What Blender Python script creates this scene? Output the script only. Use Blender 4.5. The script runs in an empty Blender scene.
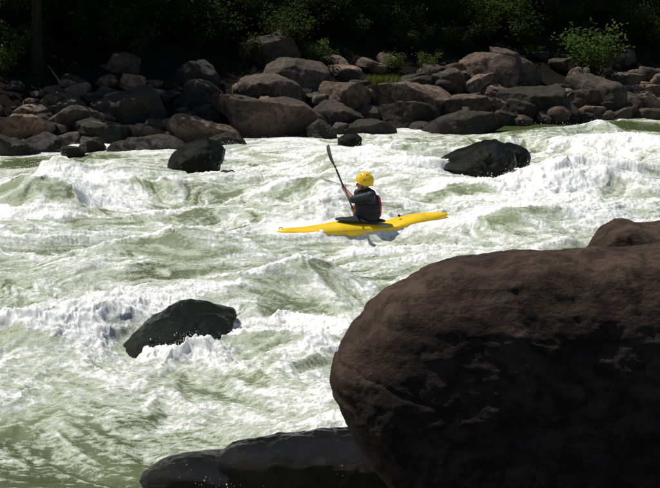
import bpy, bmesh, math, random
import numpy as np
from mathutils import Vector, Matrix

# ------------------------------------------------------------------ camera, sky, sun, exposure
sc = bpy.context.scene
COL = sc.collection
W_PX, H_PX, F_PX = 660.0, 488.0, 1231.0          # the photograph's size and focal length in its pixels
CAM_H, PITCH = 3.6, math.radians(10.8)
cam_d = bpy.data.cameras.new('camera')
cam_d.sensor_width = 36.0
cam_d.lens = 36.0 * F_PX / W_PX
cam_d.clip_end = 600.0
cam = bpy.data.objects.new('camera', cam_d)
COL.objects.link(cam)
cam.location = (0, 0, CAM_H)
cam.rotation_euler = (math.pi / 2 - PITCH, 0, 0)
sc.camera = cam

SUN_EL, SUN_AZ = math.radians(63), math.radians(-68)     # behind the far bank, a little to the left
world = bpy.data.worlds.new('World')
sc.world = world
world.use_nodes = True
wn = world.node_tree
wn.nodes.clear()
sky = wn.nodes.new('ShaderNodeTexSky')
sky.sky_type = 'NISHITA'
sky.sun_disc = False
sky.sun_elevation = SUN_EL
sky.sun_rotation = SUN_AZ
bg = wn.nodes.new('ShaderNodeBackground')
bg.inputs['Strength'].default_value = 0.085
wo = wn.nodes.new('ShaderNodeOutputWorld')
wn.links.new(sky.outputs[0], bg.inputs[0])
wn.links.new(bg.outputs[0], wo.inputs[0])

sun_d = bpy.data.lights.new('sun', 'SUN')
sun_d.energy = 4.6
sun_d.angle = math.radians(0.5)
sun_d.color = (1.0, 0.96, 0.9)
sun = bpy.data.objects.new('sun', sun_d)
COL.objects.link(sun)
SUN_DIR = Vector((math.sin(SUN_AZ) * math.cos(SUN_EL), math.cos(SUN_AZ) * math.cos(SUN_EL), math.sin(SUN_EL)))
sun.rotation_euler = SUN_DIR.to_track_quat('Z', 'Y').to_euler()
sun.location = (0, 30, 40)

vs = sc.view_settings
vs.view_transform = 'Standard'
vs.look = 'None'
vs.exposure = -0.12
vs.gamma = 1.0
vs.use_curve_mapping = False
sc.cycles.max_bounces = 6
sc.cycles.use_denoising = True

# ------------------------------------------------------------------ helpers
FWD = np.array([0, math.cos(PITCH), -math.sin(PITCH)])
UPV = np.array([0, math.sin(PITCH), math.cos(PITCH)])
CAMP = np.array([0, 0, CAM_H])


def ray(x, y):
    return FWD * F_PX + np.array([1.0, 0, 0]) * (x - W_PX / 2) + UPV * (H_PX / 2 - y)


def at(x, y, Y):
    d = ray(x, y)
    return CAMP + d * (Y / d[1])


def ground(x, y, z=0.0):
    d = ray(x, y)
    return CAMP + d * ((z - CAM_H) / d[2])


def shore(X):
    return 36.15 + 0.48 * np.clip(X, -14, 16) + 0.25 * np.sin(X * 1.3)


def bank_z(X, Y):
    """height of the far bank: a gentle boulder apron, then a wooded hillside"""
    s = np.asarray(Y) - shore(np.asarray(X))
    z = np.where(s < 6, -0.12 + 0.33 * s, 1.86 + 0.52 * (s - 6))
    return np.maximum(z, -1.5)


def on_bank(x, y):
    d = ray(x, y)
    d = d / d[1]
    Ys = np.linspace(28, 75, 1200)
    P = CAMP[None, :] + d[None, :] * Ys[:, None]
    hit = P[:, 2] <= np.maximum(bank_z(P[:, 0], P[:, 1]), 0.0)
    k = int(np.argmax(hit)) if hit.any() else len(Ys) - 1
    return P[k]


_rng = np.random.RandomState(7)
_perm = np.concatenate([_rng.permutation(512)] * 3)
_g2 = np.stack([np.cos(np.linspace(0, 2 * np.pi, 512, endpoint=False)), np.sin(np.linspace(0, 2 * np.pi, 512, endpoint=False))], 1).astype(np.float32)
_g3 = _rng.normal(size=(512, 3))
_g3 = (_g3 / np.linalg.norm(_g3, axis=1, keepdims=True)).astype(np.float32)


def noise2(x, y, seed=0):
    x = np.asarray(x, np.float32) + 37.3 * seed
    y = np.asarray(y, np.float32) - 11.7 * seed
    xi = np.floor(x).astype(np.int32)
    yi = np.floor(y).astype(np.int32)
    fx, fy = x - xi, y - yi
    u = fx * fx * fx * (fx * (fx * 6 - 15) + 10)
    v = fy * fy * fy * (fy * (fy * 6 - 15) + 10)
    xi &= 511
    yi &= 511

    def g(ox, oy):
        h = _perm[_perm[(xi + ox) & 511] + ((yi + oy) & 511)]
        gg = _g2[h]
        return gg[..., 0] * (fx - ox) + gg[..., 1] * (fy - oy)
    a = g(0, 0)
    a += u * (g(1, 0) - a)
    b = g(0, 1)
    b += u * (g(1, 1) - b)
    return (a + v * (b - a)) * 1.45


def noise3(P, seed=0):
    P = np.asarray(P, np.float32) + np.float32(seed * 17.17)
    I = np.floor(P).astype(np.int32)
    F = P - I
    U = F * F * F * (F * (F * 6 - 15) + 10)
    I &= 511
    out = 0
    for ox in (0, 1):
        wx = U[:, 0] if ox else 1 - U[:, 0]
        for oy in (0, 1):
            wy = U[:, 1] if oy else 1 - U[:, 1]
            for oz in (0, 1):
                wz = U[:, 2] if oz else 1 - U[:, 2]
                h = _perm[_perm[_perm[(I[:, 0] + ox) & 511] + ((I[:, 1] + oy) & 511)] + ((I[:, 2] + oz) & 511)]
                d = F - np.array([ox, oy, oz], np.float32)
                out = out + wx * wy * wz * (_g3[h] * d).sum(1)
    return out * 1.5


def sstep(a, b, x):
    t = np.clip((x - a) / (b - a), 0, 1)
    return t * t * (3 - 2 * t)


def mesh_from(name, V, faces, mat=None, smooth=True):
    """V: (n,3); faces: an (m,k) int array or a list of polygons"""
    me = bpy.data.meshes.new(name)
    V = np.asarray(V, np.float32)
    if isinstance(faces, np.ndarray):
        k = faces.shape[1]
        me.vertices.add(len(V))
        me.vertices.foreach_set('co', V.ravel())
        me.loops.add(faces.size)
        me.loops.foreach_set('vertex_index', faces.astype(np.int32).ravel())
        me.polygons.add(len(faces))
        me.polygons.foreach_set('loop_start', np.arange(0, faces.size, k, dtype=np.int32))
        me.update(calc_edges=True)
    else:
        me.from_pydata([tuple(v) for v in V], [], faces)
        me.update()
    me.polygons.foreach_set('use_smooth', np.full(len(me.polygons), smooth))
    if mat:
        me.materials.append(mat)
    return me


def link(name, data, parent=None, loc=None):
    o = bpy.data.objects.new(name, data)
    COL.objects.link(o)
    if parent:
        o.parent = parent
    if loc is not None:
        o.location = loc
    return o


def tag(o, label=None, cat=None, group=None, kind=None):
    if label:
        o['label'] = label
    if cat:
        o['category'] = cat
    if group:
        o['group'] = group
    if kind:
        o['kind'] = kind
    return o


def grid_faces(nu, nv, wrap_u=False):
    """quads of a grid stored row by row, v rows of u"""
    iu = np.arange(nu if wrap_u else nu - 1)
    iv = np.arange(nv - 1)
    U, V = np.meshgrid(iu, iv)
    U, V = U.ravel(), V.ravel()
    U1 = (U + 1) % nu
    return np.stack([V * nu + U, V * nu + U1, (V + 1) * nu + U1, (V + 1) * nu + U], 1)


class MB:
    """collects pieces into one mesh"""

    def __init__(self):
        self.v, self.f = [], []

    def add(self, V, F):
        o = len(self.v)
        self.v += [tuple(map(float, p)) for p in V]
        self.f += [tuple(int(i) + o for i in f) for f in F]

    def tube(self, pts, rad, n=8, caps=True):
        pts = [Vector(p) for p in pts]
        rad = [rad] * len(pts) if isinstance(rad, (int, float)) else list(rad)
        V, F = [], []
        ref = None
        for i, p in enumerate(pts):
            t = (pts[min(i + 1, len(pts) - 1)] - pts[max(i - 1, 0)]).normalized()
            if ref is None:
                ref = Vector((0, 0, 1)) if abs(t.z) < 0.8 else Vector((1, 0, 0))
            a = (ref - t * ref.dot(t)).normalized()
            ref = a
            b = t.cross(a)
            for k in range(n):
                an = 2 * math.pi * k / n
                V.append(p + (a * math.cos(an) + b * math.sin(an)) * rad[i])
        for i in range(len(pts) - 1):
            for k in range(n):
                F.append((i * n + k, i * n + (k + 1) % n, (i + 1) * n + (k + 1) % n, (i + 1) * n + k))
        if caps:
            F.append(tuple(range(n - 1, -1, -1)))
            F.append(tuple((len(pts) - 1) * n + k for k in range(n)))
        self.add(V, F)

    def ball(self, c, r, nu=14, nv=9, rot=None):
        V, F = [], []
        r = (r, r, r) if isinstance(r, (int, float)) else r
        c = Vector(c)
        for j in range(1, nv):
            ph = math.pi * j / nv
            for i in range(nu):
                th = 2 * math.pi * i / nu
                p = Vector((r[0] * math.sin(ph) * math.cos(th), r[1] * math.sin(ph) * math.sin(th), r[2] * math.cos(ph)))
                V.append(c + (rot @ p if rot else p))
        for j in range(nv - 2):
            for i in range(nu):
                F.append((j * nu + i, (j + 1) * nu + i, (j + 1) * nu + (i + 1) % nu, j * nu + (i + 1) % nu))
        top, bot = Vector((0, 0, r[2])), Vector((0, 0, -r[2]))
        V.append(c + (rot @ top if rot else top))
        V.append(c + (rot @ bot if rot else bot))
        a, b = len(V) - 2, len(V) - 1
        for i in range(nu):
            F.append((a, i, (i + 1) % nu))
            F.append((b, (nv - 2) * nu + (i + 1) % nu, (nv - 2) * nu + i))
        self.add(V, F)

    def capsule(self, a, b, ra, rb, n=12):
        a, b = Vector(a), Vector(b)
        self.tube([a, a.lerp(b, .5), b], [ra, (ra + rb) / 2, rb], n)
        self.ball(a, ra * .995, n, 8)
        self.ball(b, rb * .995, n, 8)

    def rings(self, rings, n=24):
        """closed loft of elliptical rings (centre, rx, ry)"""
        V, F = [], []
        for c, rx, ry in rings:
            for k in range(n):
                an = 2 * math.pi * k / n
                V.append((c[0] + rx * math.cos(an), c[1] + ry * math.sin(an), c[2]))
        m = len(rings)
        for i in range(m - 1):
            for k in range(n):
                F.append((i * n + k, i * n + (k + 1) % n, (i + 1) * n + (k + 1) % n, (i + 1) * n + k))
        F.append(tuple(range(n - 1, -1, -1)))
        F.append(tuple((m - 1) * n + k for k in range(n)))
        self.add(V, F)

    def build(self, name, mat, parent=None, smooth=True):
        return link(name, mesh_from(name, np.array(self.v), self.f, mat, smooth), parent)


def fuse(o, voxel, smooth=4):
    """one continuous skin over overlapping pieces"""
    m = o.modifiers.new('remesh', 'REMESH')
    m.mode = 'VOXEL'
    m.voxel_size = voxel
    s = o.modifiers.new('smooth', 'SMOOTH')
    s.iterations = smooth
    s.factor = 0.5
    bpy.context.view_layer.update()
    dg = bpy.context.evaluated_depsgraph_get()
    me = bpy.data.meshes.new_from_object(o.evaluated_get(dg))
    old = o.data
    o.modifiers.clear()
    mats = [m for m in old.materials]
    o.data = me
    me.materials.clear()
    for m in mats:
        me.materials.append(m)
    me.polygons.foreach_set('use_smooth', np.full(len(me.polygons), True))
    return o


# ------------------------------------------------------------------ materials
class NT:
    def __init__(self, name):
        self.m = bpy.data.materials.new(name)
        self.m.use_nodes = True
        self.t = self.m.node_tree
        self.t.nodes.clear()
        self.out = self.n('ShaderNodeOutputMaterial')

    def n(self, kind, **kw):
        nd = self.t.nodes.new(kind)
        for k, v in kw.items():
            setattr(nd, k, v)
        return nd

    def l(self, a, b):
        self.t.links.new(a, b)

    def val(self, sock, v):
        if hasattr(v, 'is_linked') or isinstance(v, bpy.types.NodeSocket):
            self.l(v, sock)
        else:
            sock.default_value = v

    def math(self, op, a, b=0.0, c=None, clamp=False):
        nd = self.n('ShaderNodeMath', operation=op, use_clamp=clamp)
        self.val(nd.inputs[0], a)
        self.val(nd.inputs[1], b)
        if c is not None:
            self.val(nd.inputs[2], c)
        return nd.outputs[0]

    def mix(self, f, a, b):
        nd = self.n('ShaderNodeMix', data_type='RGBA')
        self.val(nd.inputs[0], f)
        self.val(nd.inputs[6], a)
        self.val(nd.inputs[7], b)
        return nd.outputs[2]

    def noise(self, vec, scale, detail=4, rough=.55, dist=0.0):
        nd = self.n('ShaderNodeTexNoise')
        self.l(vec, nd.inputs['Vector'])
        nd.inputs['Scale'].default_value = scale
        nd.inputs['Detail'].default_value = detail
        nd.inputs['Roughness'].default_value = rough
        nd.inputs['Distortion'].default_value = dist
        return nd.outputs[0]

    def remap(self, v, a, b, c=0.0, d=1.0, smooth=True):
        nd = self.n('ShaderNodeMapRange', interpolation_type='SMOOTHSTEP' if smooth else 'LINEAR')
        self.l(v, nd.inputs[0])
        for i, x in enumerate((a, b, c, d)):
            nd.inputs[i + 1].default_value = x
        return nd.outputs[0]

    def bump(self, h, strength, dist, prev=None):
        nd = self.n('ShaderNodeBump')
        nd.inputs['Strength'].default_value = strength
        nd.inputs['Distance'].default_value = dist
        self.l(h, nd.inputs['Height'])
        if prev:
            self.l(prev, nd.inputs['Normal'])
        return nd.outputs[0]

    def principled(self, color, rough, spec=.5, normal=None, **kw):
        p = self.n('ShaderNodeBsdfPrincipled')
        self.val(p.inputs['Base Color'], color)
        self.val(p.inputs['Roughness'], rough)
        self.val(p.inputs['Specular IOR Level'], spec)
        for k, v in kw.items():
            self.val(p.inputs[k.replace('_', ' ')], v)
        if normal:
            self.l(normal, p.inputs['Normal'])
        self.l(p.outputs[0], self.out.inputs[0])
        return p


def C(r, g, b):
    return (r, g, b, 1.0)


def plain_mat(name, col, rough=.5, spec=.5, var=.25, scale=25.0, bump=0.0):
    t = NT(name)
    co = t.n('ShaderNodeTexCoord').outputs['Object']
    n = t.noise(co, scale, 4)
    c = t.mix(t.remap(n, .3, .7), C(*[x * (1 - var) for x in col]), C(*[min(1, x * (1 + var)) for x in col]))
    nm = t.bump(n, bump, .01) if bump else None
    t.principled(c, rough, spec, nm)
    return t.m


def rock_mat(name, dark, light, moss=0.0, wet_top=0.25, rough=.8, scale=1.0, shine=.3, strata=0.0, crk=.6):
    """weathered river rock: mottled stone, cracks, lichen specks, a wet band by the water"""
    t = NT(name)
    tc = t.n('ShaderNodeTexCoord')
    geo = t.n('ShaderNodeNewGeometry')
    oi = t.n('ShaderNodeObjectInfo')
    add = t.n('ShaderNodeVectorMath', operation='ADD')
    t.l(tc.outputs['Object'], add.inputs[0])
    sc3 = t.n('ShaderNodeVectorMath', operation='SCALE')
    sc3.inputs[0].default_value = (37, 91, 53)
    t.l(oi.outputs['Random'], sc3.inputs['Scale'])
    t.l(sc3.outputs[0], add.inputs[1])
    co = add.outputs[0]
    big = t.noise(co, 1.3 * scale, 6, .6, .6)
    mid = t.noise(co, 6.0 * scale, 8, .68, .3)
    fine = t.noise(co, 38.0 * scale, 6, .7)
    c = t.mix(t.remap(big, .32, .68), C(*dark), C(*light))
    c = t.mix(t.math('MULTIPLY', t.remap(mid, .40, .64), .75), c, C(*[x * .4 for x in dark]))
    speck = t.remap(fine, .56, .72)
    c = t.mix(t.math('MULTIPLY', speck, .35), c, C(*[min(1, x * 1.7) for x in light]))
    hue = t.n('ShaderNodeHueSaturation')
    t.l(c, hue.inputs['Color'])
    t.l(t.remap(oi.outputs['Random'], 0, 1, .62, 1.3, False), hue.inputs['Value'])
    c = hue.outputs[0]
    if moss:
        mm = t.math('MULTIPLY', t.remap(t.noise(co, 2.4, 6, .7), .42, .6), moss)
        c = t.mix(mm, c, C(.018, .028, .008))
    # wet band: stone stays darker and shinier where water reaches it
    sep = t.n('ShaderNodeSeparateXYZ')
    t.l(geo.outputs['Position'], sep.inputs[0])
    zz = t.math('ADD', sep.outputs[2], t.math('MULTIPLY', t.math('SUBTRACT', mid, .5), .5))
    wet = t.remap(zz, wet_top, wet_top + .22, 1.0, 0.0)
    c = t.mix(t.math('MULTIPLY', wet, .6), c, C(*[x * .22 for x in dark]))
    rg = t.math('SUBTRACT', rough, t.math('MULTIPLY', wet, rough - .22))
    vor = t.n('ShaderNodeTexVoronoi', feature='DISTANCE_TO_EDGE')
    wv = t.n('ShaderNodeVectorMath', operation='ADD')
    t.l(co, wv.inputs[0])
    nz = t.n('ShaderNodeTexNoise')
    t.l(co, nz.inputs['Vector'])
    nz.inputs['Scale'].default_value = 2.2 * scale
    nz.inputs['Detail'].default_value = 5
    t.l(nz.outputs[1], wv.inputs[1])
    t.l(wv.outputs[0], vor.inputs['Vector'])
    vor.inputs['Scale'].default_value = .75 * scale
    crack = t.remap(vor.outputs[0], 0, .03)
    c = t.mix(t.math('MULTIPLY', t.math('SUBTRACT', 1.0, crack), crk), c, C(*[x * .25 for x in dark]))
    h = t.math('ADD', t.math('MULTIPLY', mid, .6), t.math('MULTIPLY', crack, .3 * crk))
    if strata:
        mp = t.n('ShaderNodeMapping')
        mp.inputs['Scale'].default_value = (1.2, 1.2, 9)
        mp.inputs['Rotation'].default_value = (.1, .22, 0)
        t.l(co, mp.inputs[0])
        st = t.noise(mp.outputs[0], 1.6, 7, .65, .5)
        h = t.math('ADD', h, t.math('MULTIPLY', st, strata))
    nm = t.bump(h, .9, .075 / scale)
    grit = t.noise(co, 17.0 * scale, 5, .75)
    nm = t.bump(grit, .8, .04 / scale, nm)
    nm = t.bump(fine, .8, .02 / scale, nm)
    t.principled(c, rg, shine, nm)
    return t.m


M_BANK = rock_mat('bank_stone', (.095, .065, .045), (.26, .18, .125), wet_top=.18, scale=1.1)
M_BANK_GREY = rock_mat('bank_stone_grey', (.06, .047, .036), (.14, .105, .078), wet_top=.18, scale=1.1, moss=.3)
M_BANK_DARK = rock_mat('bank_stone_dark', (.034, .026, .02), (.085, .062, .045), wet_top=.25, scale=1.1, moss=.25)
M_FRONT = rock_mat('boulder_stone', (.078, .050, .035), (.18, .12, .082), wet_top=-.2, scale=1.5, shine=.15, strata=.55, crk=.1)
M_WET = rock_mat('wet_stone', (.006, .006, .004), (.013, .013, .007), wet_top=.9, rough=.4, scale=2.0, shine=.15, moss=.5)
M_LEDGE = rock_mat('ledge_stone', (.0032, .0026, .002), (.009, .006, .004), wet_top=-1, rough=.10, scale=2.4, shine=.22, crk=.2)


def leaf_mat(name, a, b, trans=.35):
    t = NT(name)
    at_ = t.n('ShaderNodeAttribute', attribute_name='tone')
    col = t.mix(at_.outputs['Fac'], C(*a), C(*b))
    p = t.n('ShaderNodeBsdfPrincipled')
    t.l(col, p.inputs['Base Color'])
    p.inputs['Roughness'].default_value = .5
    p.inputs['Specular IOR Level'].default_value = .12
    tr = t.n('ShaderNodeBsdfTranslucent')
    t.l(t.mix(.35, col, C(.16, .2, .02)), tr.inputs[0])
    mx = t.n('ShaderNodeMixShader')
    mx.inputs[0].default_value = trans
    t.l(p.outputs[0], mx.inputs[1])
    t.l(tr.outputs[0], mx.inputs[2])
    t.l(mx.outputs[0], t.out.inputs[0])
    return t.m


M_LEAF = leaf_mat('shaded_leaf', (.008, .02, .004), (.022, .048, .008))  # leaf colour darkened to carry the shade under the trees
M_LEAF_BRIGHT = leaf_mat('lit_leaf', (.035, .075, .014), (.08, .13, .025), .4)  # same leaf made paler, sunlight put into its colour
M_GRASS = leaf_mat('grass_blade', (.07, .1, .018), (.14, .16, .035), .35)
M_BARK = plain_mat('bark', (.013, .011, .008), .9, .2, .4, 9, .8)
M_LOG = plain_mat('driftwood', (.16, .13, .1), .85, .2, .35, 14, .6)

# soil of the wooded hillside
t = NT('forest_floor')
co = t.n('ShaderNodeTexCoord').outputs['Object']
n1 = t.noise(co, 1.2, 8, .7)
n2 = t.noise(co, 9, 6, .7)
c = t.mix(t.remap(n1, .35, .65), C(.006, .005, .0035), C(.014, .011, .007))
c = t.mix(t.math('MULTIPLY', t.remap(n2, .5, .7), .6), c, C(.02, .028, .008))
t.principled(c, .95, .1, t.bump(n2, 1.0, .12))
M_SOIL = t.m

# ------------------------------------------------------------------ the setting: banks
nx, ny = 130, 90
xs = np.linspace(-45, 50, nx)
ss = np.concatenate([np.linspace(-4, 8, 50), np.linspace(8.5, 70, ny - 50)])
X, S = np.meshgrid(xs, ss)
Y = shore(X) + S
Z = bank_z(X, Y)
Z = Z + .18 * noise2(X * .6, Y * .6, 1) * sstep(0, 2, S) + .9 * noise2(X * .15, Y * .15, 2) * sstep(8, 20, S)
Z -= .12
V = np.stack([X, Y, Z], -1).reshape(-1, 3)
o = link('far_bank', mesh_from('far_bank', V, grid_faces(nx, ny), M_SOIL))
tag(o, 'dark wooded hillside rising behind the far bank boulders', 'hillside', kind='structure')

xs = np.linspace(-45, 50, 100)
ys = np.concatenate([np.linspace(-60, -4, 40), np.linspace(-3, 9.5, 50)])
X, Y = np.meshgrid(xs, ys)
Z = np.where(Y > 0, 2.0 - 2.0 * (Y / 7.4) ** 1.4, 2.0 + .05 * -Y + .22 * np.maximum(-Y - 3, 0))  # unseen rise behind the camera, shaped to limit sky light
Z = Z + .15 * noise2(X * .5, Y * .5, 3) + .8 * noise2(X * .13, Y * .13, 4) * sstep(-4, -15, Y)
V = np.stack([X, Y, Z], -1).reshape(-1, 3)
o = link('near_bank', mesh_from('near_bank', V, grid_faces(100, 90), M_SOIL))
tag(o, 'near bank of dark earth sloping down to the river', 'riverbank', kind='structure')

# ------------------------------------------------------------------ boulders
def rock_mesh(name, outline, Yr, depth, mat, seed, nth=64, nph=36, rough=.09, facets=5, power=.75, lean=0.0, extra=None, sink=.12, back=1.0, cut=None, grow=1.0):
    """an outline in photo pixels is carried to its own distance Yr, then given real depth front and back"""
    P = np.array([at(x, y, Yr) for x, y in outline])[:, [0, 2]]
    P = P.mean(0) + (P - P.mean(0)) * grow
    n = len(P)
    # closed smooth curve through the corners (Catmull-Rom blended with straight edges), resampled evenly by arc length
    Q = []
    for i in range(n):
        p0, p1, p2, p3 = P[i - 1], P[i], P[(i + 1) % n], P[(i + 2) % n]
        for s in np.linspace(0, 1, 14, endpoint=False):
            cr = .5 * ((2 * p1) + (-p0 + p2) * s + (2 * p0 - 5 * p1 + 4 * p2 - p3) * s * s + (-p0 + 3 * p1 - 3 * p2 + p3) * s ** 3)
            Q.append(.75 * cr + .25 * (p1 + (p2 - p1) * s))
    Q = np.array(Q)
    seg = np.linalg.norm(np.roll(Q, -1, 0) - Q, axis=1)
    cum = np.concatenate([[0], np.cumsum(seg)])
    tt = np.linspace(0, cum[-1], nth, endpoint=False)
    Qc = np.vstack([Q, Q[:1]])
    O = np.stack([np.interp(tt, cum, Qc[:, 0]), np.interp(tt, cum, Qc[:, 1])], 1)
    lo, hi = O.min(0), O.max(0)
    size = float((hi - lo).mean())
    cen = np.array([O[:, 0].mean(), O[:, 1].mean() * .6 + lo[1] * .4])
    low = O[:, 1] < lo[1] + .22 * (hi[1] - lo[1])
    O[low, 1] -= sink
    ph = np.linspace(-math.pi / 2, math.pi / 2, nph + 2)[1:-1]
    cs, sn = np.cos(ph) ** power, np.sin(ph)
    sy = np.sign(sn) * np.abs(sn) ** .85
    XX = cen[0] + cs[:, None] * (O[None, :, 0] - cen[0])
    ZZ = cen[1] + cs[:, None] * (O[None, :, 1] - cen[1])
    YY = (np.where(sy > 0, sy * back, sy) * depth)[:, None] + Yr + lean * (ZZ - cen[1])
    V = np.stack([XX, YY, ZZ], -1).reshape(-1, 3)
    V = np.vstack([V, [[cen[0], Yr - depth, cen[1]], [cen[0], Yr + depth * back, cen[1]]]])
    rg = np.random.RandomState(seed)
    c3 = np.array([cen[0], Yr, cen[1]])
    ext = np.array([(hi[0] - lo[0]) / 2, depth, (hi[1] - lo[1]) / 2])
    for k in range(facets):
        if k % 3 < 2:            # split faces: upright or slightly undercut, turned towards the river
            nn = np.array([rg.normal() * .75, -1.0, rg.normal() * .22 - .12])
            fr = rg.uniform(.52, .8)
        else:                    # worn tops
            nn = np.array([rg.normal() * .4, rg.normal() * .3, 1.0])
            fr = rg.uniform(.84, .97)
        nn /= np.linalg.norm(nn)
        lim = np.linalg.norm(ext * nn) * fr
        d = (V - c3) @ nn
        over = np.maximum(d - lim, 0)
        V = V - nn[None, :] * (over * .88)[:, None]
    if cut:
        for nn, lim, soft in cut:
            nn = np.array(nn, float)
            nn /= np.linalg.norm(nn)
            d = (V - c3) @ nn - lim
            over = soft * np.log1p(np.exp(np.clip(d / soft, -30, 30)))
            V = V - nn[None, :] * (over * .9)[:, None]
    # weathering relief
    R = V - c3
    R = R / np.maximum(np.linalg.norm(R, axis=1, keepdims=True), 1e-6)
    k = 1.0 / max(size, .2)
    d = noise3(V * k * 1.9, seed) * 1.0 + (.5 - np.abs(noise3(V * k * 4.1, seed + 1))) * .55 + noise3(V * k * 9.0, seed + 2) * .3 + noise3(V * k * 19.0, seed + 3) * .14
    V = V + R * (d * rough * size)[:, None]
    if extra:
        V = extra(V, R)
    F = grid_faces(nth, nph, True)
    a, b = len(V) - 2, len(V) - 1
    i = np.arange(nth)
    polys = [tuple(f) for f in F]
    polys += [(a, (q + 1) % nth, q) for q in range(nth)]
    last = (nph - 1) * nth
    polys += [(b, last + q, last + (q + 1) % nth) for q in range(nth)]
    base = np.array([cen[0], Yr, V[:, 2].min()])
    # turn faces outward
    polys = [tuple(reversed(p)) for p in polys]
    me = mesh_from(name, V - base, polys, mat)
    return me, base


GB = 'boulders along the far bank'
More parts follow.
